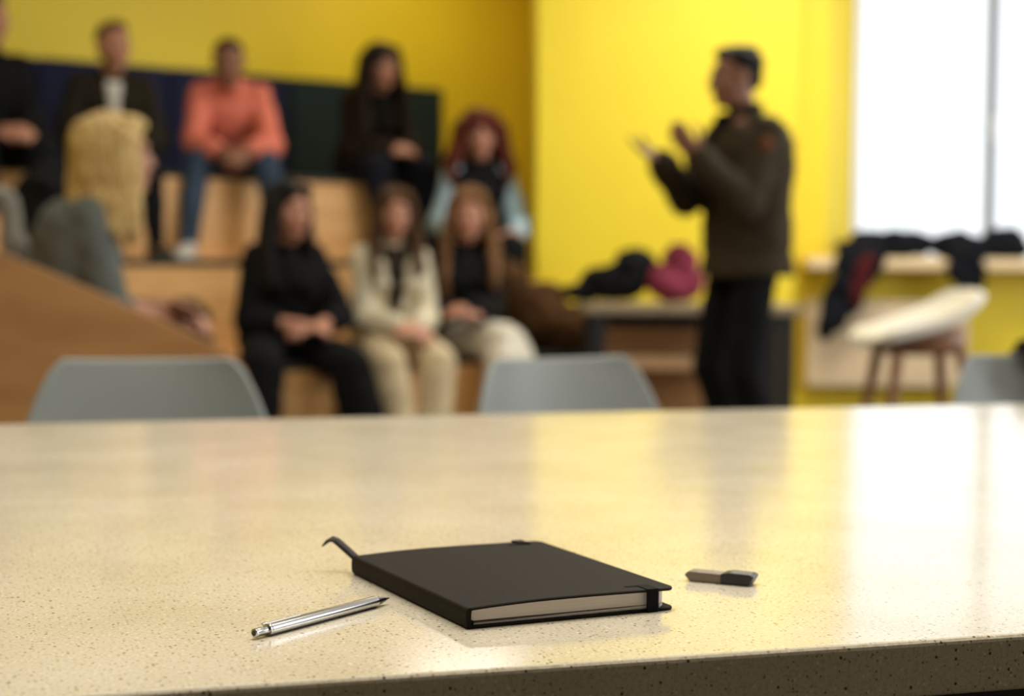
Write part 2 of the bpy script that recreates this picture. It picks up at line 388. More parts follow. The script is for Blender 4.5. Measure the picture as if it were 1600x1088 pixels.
# ------------------------------------------------------------------ people
def ik(a, c, l1, l2, pole):
    d = c - a; L = min(d.length, (l1 + l2) * 0.999); dn = d.normalized(); c = a + dn * L
    x = (l1 * l1 - l2 * l2 + L * L) / (2 * L); h = math.sqrt(max(0, l1 * l1 - x * x))
    pl = (pole - dn * pole.dot(dn)).normalized()
    return a + dn * x + pl * h, c
V = Vector
def hand(bm, wrist, d, palm, side, curl=0.5, s=1.0, spread=0.02):
    """palm and five separate fingers. d: towards the fingers, palm: palm normal, side: +1/-1 which way the thumb leaves"""
    d = d.normalized(); palm = (palm - d * palm.dot(d)).normalized(); lat = d.cross(palm).normalized() * side
    k0 = wrist + d * 0.012 * s; k1 = wrist + d * 0.088 * s
    rings(bm, [ell_ring(wrist - d * 0.02, lat * 0.024, palm * 0.018, 14), ell_ring(k0, lat * 0.027, palm * 0.017, 14), ell_ring(wrist + d * 0.045 * s, lat * 0.039, palm * 0.015, 14), ell_ring(k1, lat * 0.040, palm * 0.012, 14), ell_ring(k1 + d * 0.008, lat * 0.03, palm * 0.006, 14)])
    for i, (off, ln) in enumerate(((0.030, 0.068), (0.010, 0.077), (-0.010, 0.071), (-0.030, 0.056))):
        p = k1 + lat * off * 1.05 - d * (0.004 if i in (1, 2) else 0.010); dd = (d + lat * off * spread * 50 * 0.12).normalized()
        ang = 0.0; r = 0.0088
        for j, f in enumerate((0.45, 0.31, 0.24)):
            ang += curl * (0.55 if j == 0 else 0.75) * (1 + 0.06 * i)
            q = p + (dd * math.cos(ang) + palm * math.sin(ang)) * ln * f * s
            cap(bm, p, r, q, r * 0.93, 8); p = q; r *= 0.93
    t0 = wrist + d * 0.022 + lat * 0.022; t1 = t0 + (d * 0.55 + lat * 0.75 + palm * 0.25).normalized() * 0.042 * s
    t2 = t1 + (d * 0.85 + lat * 0.40 + palm * 0.40).normalized() * 0.032 * s; t3 = t2 + (d * 0.95 + lat * 0.05 + palm * (0.3 + curl * 0.5)).normalized() * 0.027 * s
    cap(bm, t0, 0.014, t1, 0.012, 8); cap(bm, t1, 0.0115, t2, 0.0105, 8); cap(bm, t2, 0.0105, t3, 0.008, 8)

def person(loc, yaw, label, P):
    """P: dict of pose + clothes in the local frame (faces -Y, left hand at +X, z=0 is the ground datum)"""
    root = tag(empty('person', loc, R(yaw)), label, 'person')
    g = P.get
    ph = V(g('pelvis', (0, 0, 0.1)))                       # pelvis centre
    lean = g('lean', 0.1); slean = g('side', 0.0); sc_ = g('scale', 1.0)
    tl = (0.45 if g('fem') else 0.475) * sc_
    # spine: curve from pelvis to neck base
    sp = []
    pos = ph.copy(); N_ = 8
    for i in range(N_ + 1):
        f = i / N_; a = lean * (0.55 + 0.75 * f)
        sp.append((pos.copy(), a)); dirv = V((math.sin(slean), -math.sin(a), math.cos(a))).normalized()
        pos = pos + dirv * tl / N_
    tw = g('twist', 0.0)
    def frame(i):
        a = sp[i][1]; up = V((math.sin(slean), -math.sin(a), math.cos(a))).normalized()
        x = V((math.cos(tw * i / N_), math.sin(tw * i / N_), 0)); x = (x - up * x.dot(up)).normalized(); y = up.cross(x)
        return sp[i][0], x, y, up
    fem = g('fem', False)
    sw = (0.135 if fem else 0.16) * sc_
    prof = [(0.155, 0.115), (0.155, 0.11), (0.135, 0.10), (0.125, 0.098), (0.135, 0.105), (0.15, 0.115), (0.16, 0.112), (0.125, 0.085), (0.062, 0.055)] if fem else \
           [(0.15, 0.11), (0.155, 0.11), (0.15, 0.108), (0.15, 0.11), (0.16, 0.118), (0.172, 0.122), (0.18, 0.116), (0.14, 0.09), (0.066, 0.06)]
    def torso(bm, inf, i0=0, i1=8, extra=0.0, low=0.0):
        rs = []
        c, x, y, up = frame(i0); wx, wy = prof[i0]
        if i0 == 0: rs.append(ell_ring(c - up * (0.09 + low), x * (wx * 0.75 + inf), y * (wy * 0.8 + inf), 20))
        for i in range(i0, i1 + 1):
            c, x, y, up = frame(i); wx, wy = prof[i]
            fl = extra * (1 - i / 8)
            rs.append(ell_ring(c, x * (wx * sc_ + inf + fl), y * (wy * sc_ + inf + fl), 20))
        c, x, y, up = frame(i1); wx, wy = prof[i1]
        rs.append(ell_ring(c + up * 0.02, x * (wx * 0.8), y * (wy * 0.8), 20))
        rings(bm, rs)
        if fem and i1 >= 6:
            c, x, y, up = frame(5)
            for s in (-1, 1): ell(bm, c - y * (0.075 + inf * 0.5) + x * s * 0.065, (0.062 + inf * .5, 0.055 + inf * .5, 0.06))
    cN, xN, yN, uN = frame(8); c7, x7, y7, u7 = frame(7)
    sh = {s: c7 + x7 * s * sw - u7 * 0.018 + V(g('shoulder_off', (0, 0, 0))) for s in (-1, 1)}
    # head
    hp = cN + uN * 0.03 + V((0, -0.02, 0)); hc = hp + V((0, -0.02 - 0.04 * max(0, lean), 0.105)) + V(g('head_off', (0, 0, 0)))
    hq = Matrix.Rotation(R(g('head_yaw', 0)), 3, 'Z') @ Matrix.Rotation(R(g('head_pitch', 0)), 3, 'X')
    hs = g('head_scale', 1.04)
    def hpos(p): return hc + hq @ (V(p) * hs)
    def hell(bm, c, r, **k): ell(bm, hpos(c), V(r) * hs, hq, **k)
    # arms
    ua, fa = 0.285 * sc_, 0.25 * sc_
    arms = {}
    for s, key in ((-1, 'rhand'), (1, 'lhand')):
        tgt = V(g(key)); pole = V(g(key + '_pole', (s * 0.34, 0.35, -0.8)))
        e, wv = ik(sh[s], tgt, ua, fa, pole); arms[s] = (sh[s], e, wv)
    # legs
    th, sk = 0.43 * sc_, 0.42 * sc_
    legs = {}
    for s, key in ((-1, 'rfoot'), (1, 'lfoot')):
        hip = ph + V((s * 0.088, 0, -0.015)); tgt = V(g(key)) + V((0, 0.03, 0.085)); pole = V(g(key + '_pole', (s * 0.15, -1, 0.6)))
        k, an = ik(hip, tgt, th, sk, pole); legs[s] = (hip, k, an)
    # ---- body: one continuous surface
    bm = bmesh.new()
    torso(bm, -0.012)
    cap(bm, cN - uN * 0.04, 0.062, hp + V((0, 0, 0.03)), 0.052)
    cap(bm, hp, 0.052, hpos((0, 0.02, -0.03)), 0.055)
    hell(bm, (0, 0.018, 0.035), (0.074, 0.094, 0.083)); hell(bm, (0, -0.022, -0.02), (0.063, 0.070, 0.088)); hell(bm, (0, -0.045, -0.075), (0.040, 0.042, 0.042))
    hell(bm, (0, -0.068, -0.098), (0.020, 0.018, 0.018))
    hell(bm, (0, -0.075, 0.032), (0.05, 0.018, 0.014))
    cap(bm, hpos((0, -0.086, 0.012)), 0.009, hpos((0, -0.103, -0.028)), 0.012); hell(bm, (0, -0.093, -0.034), (0.018, 0.014, 0.009))
    for s in (-1, 1):
        hell(bm, (s * 0.04, -0.068, -0.022), (0.02, 0.018, 0.018)); hell(bm, (s * 0.075, 0.012, -0.008), (0.008, 0.02, 0.032))
    hell(bm, (0, -0.088, -0.062), (0.024, 0.012, 0.009))
    for s in (-1, 1):
        a, e, wv = arms[s]
        cap(bm, a, 0.050, e, 0.040); cap(bm, e, 0.041, wv, 0.027)
        hd = V(g(('r' if s < 0 else 'l') + 'hand_dir', tuple((wv - e).normalized()))); pn = V(g(('r' if s < 0 else 'l') + 'palm', (-s * 0.6, 0, -0.6)))
        hand(bm, wv, hd, pn, g('thumb', {}).get(s, -s), g('curl', 0.55))
        hip, k, an = legs[s]
        cap(bm, hip, 0.083, k, 0.055); cap(bm, k, 0.054, an, 0.036); cap(bm, an, 0.037, an + V((0, 0.01, -0.045)), 0.036)
        cap(bm, an + V((0, 0, -0.04)), 0.034, an + V((0, -0.13, -0.055)), 0.024)
    fused('body', bm, g('skin', 'skin'), root, 0.0062, 2)
    # ---- face details
    for s in (-1, 1):
        b2 = bmesh.new(); hell(b2, (s * 0.031, -0.0795, 0.006), (0.0135, 0.0112, 0.0066), seg=12, rg=8)
        e_ = link('eye', b2, 'eye_white', root, True)
        b2 = bmesh.new(); hell(b2, (s * 0.031, -0.0893, 0.006), (0.0060, 0.003, 0.0058), seg=10, rg=6); i_ = link('iris', b2, 'iris', e_, True)
        b2 = bmesh.new(); cap(b2, hpos((s * 0.014, -0.092, 0.026)), 0.0035, hpos((s * 0.048, -0.080, 0.029)), 0.0028, 6); link('eyebrow', b2, g('hair', 'hair_dark'), root, True)
    b2 = bmesh.new(); hell(b2, (0, -0.0955, -0.0585), (0.021, 0.006, 0.0035), seg=12, rg=6); hell(b2, (0, -0.0945, -0.066), (0.018, 0.006, 0.0045), seg=12, rg=6); link('lips', b2, 'lip', root, True)
    # ---- hair
    style = g('style', 'short'); bm = bmesh.new()
    if style == 'short':
        hell(bm, (0, 0.028, 0.046), (0.079, 0.091, 0.080)); hell(bm, (0, -0.03, 0.092), (0.055, 0.045, 0.028)); hell(bm, (0, 0.065, 0.0), (0.064, 0.045, 0.06))
        for k in range(14):
            a = random.uniform(-1.2, 1.2); hell(bm, (math.sin(a) * 0.05, random.uniform(-0.05, 0.08), 0.112 - 0.02 * abs(a)), (0.02, 0.024, 0.013))
        fused('hair', bm, g('hair', 'hair_dark'), root, 0.006, 2, 0.003, 60)
    else:
        L_ = g('hair_len', 0.36); vol = g('hair_vol', 1.0); fw = g('hair_front', 1.0)
        hell(bm, (0, 0.030, 0.048), (0.086 * vol, 0.098 * vol, 0.088)); hell(bm, (0, 0.055, -0.02), (0.080 * vol, 0.07 * vol, 0.10))
        for s in (-1, 1):
            hell(bm, (s * 0.038, -0.035, 0.088), (0.045, 0.055, 0.034), seg=14)
            for k in range(9):
                t = k / 8; a = -0.35 + t * 1.75     # from temple round to the back of the head
                x0 = s * 0.082 * vol * math.cos(a * 0.95); y0 = 0.01 + 0.092 * vol * math.sin(a)
                ln = L_ * random.uniform(0.82, 1.0)
                flare = 1.0 + 0.28 * vol
                pts = [V((x0 * 0.55, y0 * 0.6 + 0.01, 0.10)), V((x0, y0, 0.04)), V((x0 * 1.08 + s * 0.006, y0 * 1.02, -0.06)), V((x0 * flare, y0 * 1.05 + 0.01, -0.15)), V((x0 * flare * random.uniform(0.95, 1.1), y0 * random.uniform(0.9, 1.2), -ln + 0.04)), V((x0 * flare * random.uniform(0.85, 1.05), y0 * random.uniform(0.9, 1.15), -ln))]
                # strands hang in world space under the head
                w_ = []
                for j, p in enumerate(pts):
                    q = hpos(p)
                    if p.z < -0.1:
                        q = hpos(V((p.x, p.y, -0.1))) + V((0, -0.0, p.z + 0.1)) * hs
                        if p.y < 0.05 : q = q + V((s * 0.01, -0.05 * fw * min(1, (-p.z - 0.1) / 0.15), 0))
                    w_.append(q)
                chain(bm, w_, [0.022, 0.026 * vol, 0.028 * vol, 0.029 * vol, 0.022, 0.008], 8)
        fused('hair', bm, g('hair', 'hair_dark'), root, 0.0075, 2, g('hair_wave', 0.006), 34)
    # ---- top
    bm = bmesh.new(); tinf = g('top_inf', 0.018)
    torso(bm, tinf, 0, 7, g('top_flare', 0.0), g('top_low', 0.02))
    for s in (-1, 1): cap(bm, cN - uN * 0.035, 0.05, sh[s] - u7 * 0.004, 0.058)
    cap(bm, c7 + u7 * 0.01, 0.080, cN - uN * 0.012, 0.070)
    sl = g('sleeve', 0.93); sr = g('sleeve_r', 0.0)
    vest = g('vest')
    for s in (-1, 1):
        a, e, wv = arms[s]
        tb = bm
        if vest: tb = bmesh.new()
        cap(tb, a - x7 * s * 0.01, 0.060 + sr * 0.6, e, 0.050 + sr); cap(tb, e, 0.055 + sr, e.lerp(wv, sl), 0.040 + sr * 1.2)
        if vest: fused('sleeve', tb, vest, root, 0.009, 3, 0.006, 22)
    fused('top' if not g('top_name') else g('top_name'), bm, g('top', 'black_cloth'), root, 0.009, 3, g('top_wr', 0.007), 20)
    # collar
    if g('collar'):
        bm = bmesh.new(); n = 22
        inner = []
        for k in range(n):
            a = -1.9 + 3.8 * k / (n - 1) + math.pi / 2
            inner.append(a)
        for k in range(n - 1):
            def pt(a, r, h): return cN + xN * math.cos(a) * r + yN * math.sin(a) * r * 0.95 + uN * h
            cap(bm, pt(inner[k], 0.075, 0.0), 0.012, pt(inner[k + 1], 0.075, 0.0), 0.012, 6); cap(bm, pt(inner[k], 0.07, 0.028), 0.010, pt(inner[k + 1], 0.07, 0.028), 0.010, 6)
        fused('collar', bm, g('collar'), root, 0.007, 2)
    if g('inner'):
        bm = bmesh.new(); wi = g('inner_w', 0.045); rs = []
        for i in range(g('inner_from', 2), 9):
            c, x, y, up = frame(i); wy = prof[min(i, 7)][1] * sc_
            dd = wy + tinf + 0.006 - (0.03 if i == 8 else 0)
            rs.append(ell_ring(c - y * (dd - 0.03), x * (wi * (0.55 + 0.08 * i)), y * 0.036, 14))
        rings(bm, rs); fused('shirt', bm, g('inner'), root, 0.009, 3, 0.003, 30)
    if g('skirt'):                                        # jacket skirts below the waist
        bm = bmesh.new(); c, x, y, up = frame(0); zl = g('skirt')
        c1, x1, y1, u1 = frame(1)
        rings(bm, [ell_ring(c - V((0, 0, zl)), x * (0.205), y * (0.188), 20), ell_ring(c - V((0, 0, zl * 0.5)), x * (0.20), y * (0.178), 20), ell_ring(c, x * (0.195), y * (0.166), 20), ell_ring(c1, x * 0.165, y * 0.13, 20)])
        fused('jacket_hem', bm, g('top'), root, 0.009, 2, 0.005, 20)
    # ---- trousers
    bm = bmesh.new(); kr = g('leg_r', 0.0); fl = g('leg_flare', 0.0)
    ell(bm, ph + V((0, 0.0, -0.02)), (0.168, 0.125, 0.115))
    for s in (-1, 1):
        hip, k, an = legs[s]
        cap(bm, hip, 0.095, k, 0.068 + kr); cap(bm, k, 0.068 + kr, an.lerp(k, 0.02 + g('crop', 0.0)) + V((0, 0, 0.0)), 0.048 + kr + fl)
    fused('trousers', bm, g('bottom', 'black_denim'), root, 0.009, 3, g('bot_wr', 0.006), 18)
    for s in (-1, 1):
        hip, k, an = legs[s]; fd = V(g(('r' if s < 0 else 'l') + 'toe', (s * 0.15, -1, 0))).normalized()
        b2 = bmesh.new(); lat = fd.cross(V((0, 0, 1)))
        z0 = an.z - 0.085; base = V((an.x, an.y, 0))
        def rg(d_, w_, h0, h1): return ell_ring(base + fd * d_ + V((0, 0, (z0 + h0 + z0 + h1) / 2)), lat * w_, V((0, 0, (h1 - h0) / 2)), 14, 2.6)
        rings(b2, [rg(-0.065, 0.02, 0.006, 0.06), rg(-0.05, 0.036, 0.0, 0.095), rg(0.0, 0.042, 0.0, 0.10), rg(0.06, 0.044, 0.0, 0.075), rg(0.12, 0.048, 0.0, 0.055), rg(0.17, 0.042, 0.0, 0.045), rg(0.195, 0.022, 0.004, 0.03)])
        sh_ = link('shoe', b2, g('shoe', 'shoe_dark'), root, True)
        b2 = bmesh.new()
        def rs_(d_, w_): return ell_ring(base + fd * d_ + V((0, 0, z0 + 0.008)), lat * w_, V((0, 0, 0.009)), 14, 3)
        rings(b2, [rs_(-0.068, 0.02), rs_(-0.05, 0.039), rs_(0.06, 0.046), rs_(0.12, 0.05), rs_(0.172, 0.044), rs_(0.2, 0.02)]); link('sole', b2, g('sole', 'shoe_dark'), sh_, True)
    return root, dict(frame=frame, arms=arms, legs=legs, hc=hc)

def seated(u, b, seat, yaw, label, **P):
    P.setdefault('pelvis', (0, 0.02, 0.095)); d = PB(u, b, seat - 0.015)
    return person(d, yaw, label, P)

# standing speaker
sp_root, sp_inf = person((0.955, 6.94, 0), -66, 'standing man in profile, olive jacket and black trousers, both hands raised', dict(
    pelvis=(0, -0.02, 1.015), lean=0.05, rhand=(0.0, -0.42, 1.34), lhand=(0.19, -0.37, 1.35), rhand_dir=(-0.05, -0.85, 0.42), lhand_dir=(0.0, -0.62, 0.70),
    rpalm=(0.4, 0.3, 0.8), lpalm=(-0.75, 0.4, 0.3), curl=0.22, rfoot=(-0.11, 0.02, 0), lfoot=(0.11, 0.03, 0), style='short', hair='hair_black', skin='skin_tan',
    top='olive_jacket', top_name='jacket', top_inf=0.044, sleeve_r=0.018, skirt=0.12, collar='olive_dark', inner='black_cloth', inner_w=0.03, bottom='black_cloth', leg_r=0.008, leg_flare=0.012,
    rhand_pole=(-0.1, -0.25, -1), lhand_pole=(0.15, -0.35, -1), head_yaw=-14, head_pitch=4, scale=1.12, head_scale=1.02))
_a, _e, _w = sp_inf['arms'][1]
bm = bmesh.new(); ell(bm, _a.lerp(_e, 0.20) + V((0.062, -0.03, 0.0)), (0.014, 0.026, 0.03), seg=14, rg=8); link('sleeve_patch', bm, mat('rust_patch', (112, 66, 42), 0.9, spec=0.1), sp_root, True)['label'] = 'small rust-coloured patch'
# front row
seated(-0.86, 0.22, 0.5, 22, 'woman with long dark hair all in black, seated leftmost in the front row', fem=True, lean=0.26, head_yaw=26, head_pitch=2,
       rhand=(0.02, -0.27, 0.17), lhand=(0.10, -0.25, 0.16), rhand_dir=(0.9, -0.3, -0.1), lhand_dir=(-0.9, -0.35, -0.05), sleeve=0.42, style='long', hair='hair_black', hair_len=0.40, hair_vol=1.0, hair_front=0.6,
       top='black_cloth', top_inf=0.04, sleeve_r=0.022, bottom='black_cloth', leg_r=0.03, leg_flare=0.03, rfoot=(-0.22, -0.42, -0.5), lfoot=(0.30, -0.44, -0.5), rhand_pole=(-0.6, 0.3, -0.7), lhand_pole=(0.6, 0.3, -0.7))
seated(-0.30, 0.20, 0.5, 20, 'woman in a cream blazer and trousers, seated in the middle of the front row', fem=True, lean=0.22, head_yaw=-8, head_pitch=4,
       rhand=(-0.02, -0.33, 0.15), lhand=(0.05, -0.33, 0.16), rhand_dir=(0.75, -0.6, -0.2), lhand_dir=(-0.75, -0.6, -0.1), sleeve=0.86, style='long', hair='hair_brown', hair_len=0.34,
       top='cream_blazer', top_name='blazer', top_inf=0.028, sleeve_r=0.012, inner='brown_jacket', inner_w=0.055, bottom='cream_trouser', leg_r=0.012, leg_flare=0.02, crop=0.1, rfoot=(-0.05, -0.46, -0.5), lfoot=(0.09, -0.45, -0.5), shoe='shoe_white', head_scale=0.93)
seated(0.16, 0.22, 0.5, 14, 'woman in black top and beige trousers, legs crossed, rightmost in the front row', fem=True, lean=0.16, head_yaw=-10, head_pitch=2,
       rhand=(-0.12, -0.30, 0.22), lhand=(-0.03, -0.33, 0.24), rhand_dir=(0.7, -0.7, 0), lhand_dir=(-0.9, -0.3, -0.1), sleeve=0.95, style='long', hair='hair_light_brown', hair_len=0.40,
       top='black_cloth', top_inf=0.035, sleeve_r=0.016, bottom='beige_trouser', leg_r=0.02, leg_flare=0.03, rfoot=(0.31, -0.41, -0.38), rfoot_pole=(-0.15, -0.6, 1.1), lfoot=(0.06, -0.36, -0.5), rtoe=(0.6, -0.8, -0.1))
# middle tier
seated(0.84, 1.02, 0.95, 6, 'woman with auburn hair and pale blue sleeves, on the tier behind the front row', fem=True, lean=0.18, head_yaw=4, head_pitch=6,
       rhand=(-0.15, -0.30, 0.16), lhand=(0.18, -0.30, 0.14), rhand_dir=(0.4, -0.8, -0.3), lhand_dir=(-0.3, -0.8, -0.4), sleeve=0.8, style='long', hair='hair_auburn', hair_len=0.27, hair_vol=1.28, hair_wave=0.012,
       vest='pale_blue', top='black_cloth', top_name='vest', top_inf=0.03, sleeve_r=0.016, bottom='black_denim', leg_r=0.02, rfoot=(-0.12, -0.44, -0.45), lfoot=(0.14, -0.44, -0.45))
# top tier
seated(-0.25, 1.80, 1.40, 8, 'man in a coral sweater and blue jeans with clasped hands, top row', lean=0.74, head_yaw=2, head_pitch=2, head_off=(0, 0.0, -0.015), pelvis=(0, 0.08, 0.09),
       rhand=(-0.01, -0.42, 0.10), lhand=(0.08, -0.42, 0.10), rhand_dir=(0.6, -0.6, -0.4), lhand_dir=(-0.6, -0.6, -0.4), curl=0.9, sleeve=0.62, hair='hair_black', skin='skin_tan',
       top='coral', top_name='sweater', top_inf=0.03, sleeve_r=0.016, bottom='jeans', leg_r=0.006, rfoot=(-0.20, -0.44, -0.45), lfoot=(0.27, -0.40, -0.45), shoe='shoe_white', sole='shoe_white', rhand_pole=(-0.35, 0.1, -0.6), lhand_pole=(0.35, 0.1, -0.6))
seated(-0.93, 1.85, 1.40, 20, 'man in dark olive jacket and white tee, top row, above the blonde woman', pelvis=(0, 0.06, 0.07), lean=0.56, head_yaw=16, head_pitch=-4,
       rhand=(-0.12, -0.34, 0.14), lhand=(0.14, -0.34, 0.14), rhand_dir=(0.5, -0.7, -0.3), lhand_dir=(-0.5, -0.7, -0.3), hair='hair_brown',
       top='olive_dark', top_name='jacket', top_inf=0.034, sleeve_r=0.016, inner='white_tee', inner_w=0.036, inner_from=4, bottom='black_denim', rfoot=(-0.16, -0.44, -0.45), lfoot=(0.18, -0.44, -0.45))
seated(0.66, 1.85, 1.40, 30, 'woman with long dark hair and a brown jacket, right end of the top row', fem=True, pelvis=(0, 0.04, 0.085), lean=0.42, head_yaw=6, head_pitch=4, head_off=(0, 0, 0),
       rhand=(-0.02, -0.36, 0.16), lhand=(0.10, -0.36, 0.17), rhand_dir=(0.75, -0.6, 0), lhand_dir=(-0.8, -0.5, 0), sleeve=0.9, style='long', hair='hair_dark', hair_len=0.42, hair_vol=1.15,
       top='brown_jacket', top_name='jacket', top_inf=0.036, sleeve_r=0.022, inner='black_cloth', bottom='navy_denim', leg_r=0.02, rfoot=(-0.06, -0.44, -0.45), lfoot=(0.20, -0.42, -0.45))
seated(-1.62, 1.80, 1.40, 36, 'person in black with hands on the lap, cut off by the left edge', lean=0.24, head_yaw=10,
       rhand=(-0.06, -0.32, 0.15), lhand=(0.12, -0.36, 0.15), rhand_dir=(0.6, -0.7, -0.1), lhand_dir=(-0.5, -0.8, -0.1), hair='hair_black',
       top='black_cloth', top_inf=0.034, sleeve_r=0.018, bottom='black_denim', leg_r=0.02, rfoot=(-0.16, -0.44, -0.45), lfoot=(0.18, -0.44, -0.45))
# blonde woman on the near wing
person((-1.45, 5.42, 0.595), 106, 'blonde woman in a grey knit top seen from behind, beside the sloping wood panel', dict(fem=True,
       pelvis=(0, 0, 0.12), lean=0.36, head_yaw=4, head_pitch=-2, rhand=(-0.02, -0.39, 0.16), lhand=(-0.04, -0.36, 0.20), rhand_dir=(0.3, -0.9, -0.15), lhand_dir=(-0.5, -0.8, -0.2),
       sleeve=0.12, style='long', hair='hair_blonde', hair_len=0.27, hair_vol=1.15, hair_front=0.5, top='grey_knit', top_inf=0.024, sleeve_r=0.014, bottom='black_denim',
       rfoot=(-0.10, -0.42, -0.5), lfoot=(0.10, -0.42, -0.5)))

# ------------------------------------------------------------------ coats, bags (soft lumps built from folded volumes)
def soft(name, blobs, m, label, cat, loc=(0, 0, 0), rz=0.0, wr=0.012, ws=22, group=None, voxel=0.011):
    root = tag(empty(name, loc, rz), label, cat, group)
    bm = bmesh.new()
    for p in blobs:
        if len(p) == 2: ell(bm, p[0], p[1])
        else: cap(bm, p[0], p[1], p[2], p[3])
    fused('cloth', bm, m, root, voxel, 3, wr, ws)
    return root
def strap(root, pts, m='black_cloth', r=0.012, name='strap'):
    bm = bmesh.new(); chain(bm, [V(p) for p in pts], [r] * len(pts), 8); return link(name, bm, m, root, True)
# side table behind the speaker
st = tag(empty('side_table', (0.99, 8.25, 0), R(2)), 'long low table with grey top and dark legs behind the standing man', 'table')
boxo('tabletop', (-0.67, -0.25, 0.70), (0.36, 0.25, 0.745), mat('taupe_laminate', (150, 132, 106), 0.45), st, 0.006)
for x in (-0.60, 0.28):
    for y in (-0.21, 0.21): boxo('leg', (x - 0.035, y - 0.03, 0), (x + 0.035, y + 0.03, 0.70), 'black_metal', st, 0.004)
boxo('rail', (-0.60, 0.20, 0.62), (0.28, 0.23, 0.70), 'black_metal', st, 0.003)
boxo('shelf', (-0.60, -0.21, 0.44), (0.10, 0.21, 0.50), mat('taupe_shelf', (176, 140, 100), 0.5), st, 0.004)
boxo('shade_panel', (-0.60, 0.215, 0.02), (0.10, 0.23, 0.64), 'ply_panel', st)  # added brown sheet standing in for the shaded wall under the table
s1 = soft('backpack', [((0, 0, 0.09), (0.17, 0.12, 0.09)), ((0.10, 0, 0.16), (0.11, 0.1, 0.10)), ((-0.15, 0, 0.045), (0.12, 0.1, 0.045))], 'black_cloth', 'black bag slumped on the side table left of the pink one', 'bag', (0.485, 8.27, 0.749))
strap(s1, [(-0.1, -0.1, 0.08), (-0.05, -0.13, 0.16), (0.05, -0.12, 0.2), (0.1, -0.08, 0.17)])
s2 = soft('backpack', [((0, 0, 0.10), (0.14, 0.1, 0.10)), ((0.02, 0, 0.19), (0.09, 0.08, 0.07)), ((-0.02, -0.07, 0.07), (0.10, 0.05, 0.06))], 'pink_cloth', 'pink bag on the side table beside the standing man', 'bag', (0.775, 8.22, 0.748))
strap(s2, [(-0.06, -0.05, 0.22), (-0.02, -0.06, 0.27), (0.04, -0.06, 0.27), (0.07, -0.05, 0.23)], 'pink_cloth')
# coats at the window
c1 = soft('coat', [((0.16, 0.02, 0.045), (0.22, 0.13, 0.05)), ((0.26, 0.0, 0.075), (0.12, 0.11, 0.06)), ((0.06, 0.03, 0.09), (0.13, 0.11, 0.055)), ((0.14, -0.04, 0.10), (0.07, 0.07, 0.045)), ((-0.04, -0.06, 0.04), (0.14, 0.13, 0.06)),
    ((-0.08, -0.195, -0.06), (0.13, 0.045, 0.13)), ((-0.13, -0.20, -0.17), (0.10, 0.045, 0.14)), ((-0.20, -0.20, -0.28), (0.075, 0.04, 0.13)), ((-0.05, -0.16, 0.0), (0.13, 0.07, 0.06)), ((-0.24, -0.2, -0.36), (0.05, 0.035, 0.09))], 'ink_cloth', 'dark coat hanging off the left end of the window sill', 'coat', (1.92, 9.42, 0.975), wr=0.016, ws=26)
bm = bmesh.new(); ell(bm, (-0.06, -0.235, -0.10), (0.05, 0.03, 0.10)); ell(bm, (-0.09, -0.235, -0.19), (0.045, 0.03, 0.09)); ell(bm, (-0.03, -0.23, -0.03), (0.05, 0.035, 0.05)); fused('lining', bm, 'maroon', c1, 0.01, 3, 0.008)['label'] = 'dark red lining'
c2 = soft('coat', [((-0.10, 0, 0.05), (0.15, 0.13, 0.055)), ((0.14, 0, 0.05), (0.17, 0.13, 0.06)), ((0.16, 0.01, 0.11), (0.11, 0.1, 0.06)), ((-0.12, 0.0, 0.09), (0.11, 0.1, 0.055)), ((0.0, -0.02, 0.07), (0.12, 0.1, 0.05)), ((-0.10, -0.17, 0.01), (0.12, 0.07, 0.05)),
    ((-0.10, -0.205, -0.06), (0.11, 0.04, 0.09)), ((-0.08, -0.21, -0.13), (0.075, 0.035, 0.08))], 'ink_cloth', 'dark jacket heaped on the window sill below the mullion', 'coat', (2.52, 9.42, 0.975), wr=0.016, ws=26)
# brown coat and bag at the right end of the bench
soft('coat', [((0.0, 0, 0.16), (0.16, 0.14, 0.18)), ((-0.18, 0.1, 0.26), (0.13, 0.12, 0.2)), ((0.15, -0.03, 0.1), (0.13, 0.14, 0.12)), ((-0.28, 0.16, 0.42), (0.1, 0.12, 0.14))], 'brown_coat', 'brown coat heaped at the right end of the front bench', 'coat', PB(0.66, 0.24, 0.5), 0, 0.02, 16)
soft('backpack', [((0, 0, 0.13), (0.15, 0.12, 0.13)), ((0.05, -0.04, 0.2), (0.1, 0.1, 0.08))], 'camo', 'dark patterned bag on the bench behind the blonde woman', 'bag', (-1.38, 7.1, 0.5), 0, 0.016, 24)
soft('coat', [((0, 0, 0.12), (0.2, 0.14, 0.14)), ((-0.05, 0.02, 0.26), (0.16, 0.12, 0.12)), ((0.12, 0, 0.18), (0.12, 0.12, 0.12)), ((-0.02, -0.04, 0.05), 0.12, (0.16, -0.32, -0.28), 0.13), ((-0.14, 0, 0.05), 0.10, (-0.02, -0.36, -0.26), 0.13)], 'black_cloth', 'heap of black coats on the bench at the left edge', 'coat', (-1.86, 7.15, 0.95), 0, 0.02, 18)
soft('coat', [((-0.05, 0, 0.03), (0.09, 0.09, 0.03)), ((0.02, 0, 0.01), 0.035, (0.05, -0.02, -0.17), 0.045)], 'light_grey_cloth', 'pale folded garment behind the blonde woman', 'coat', (-1.655, 5.60, 1.127), 0, 0.01, 24)

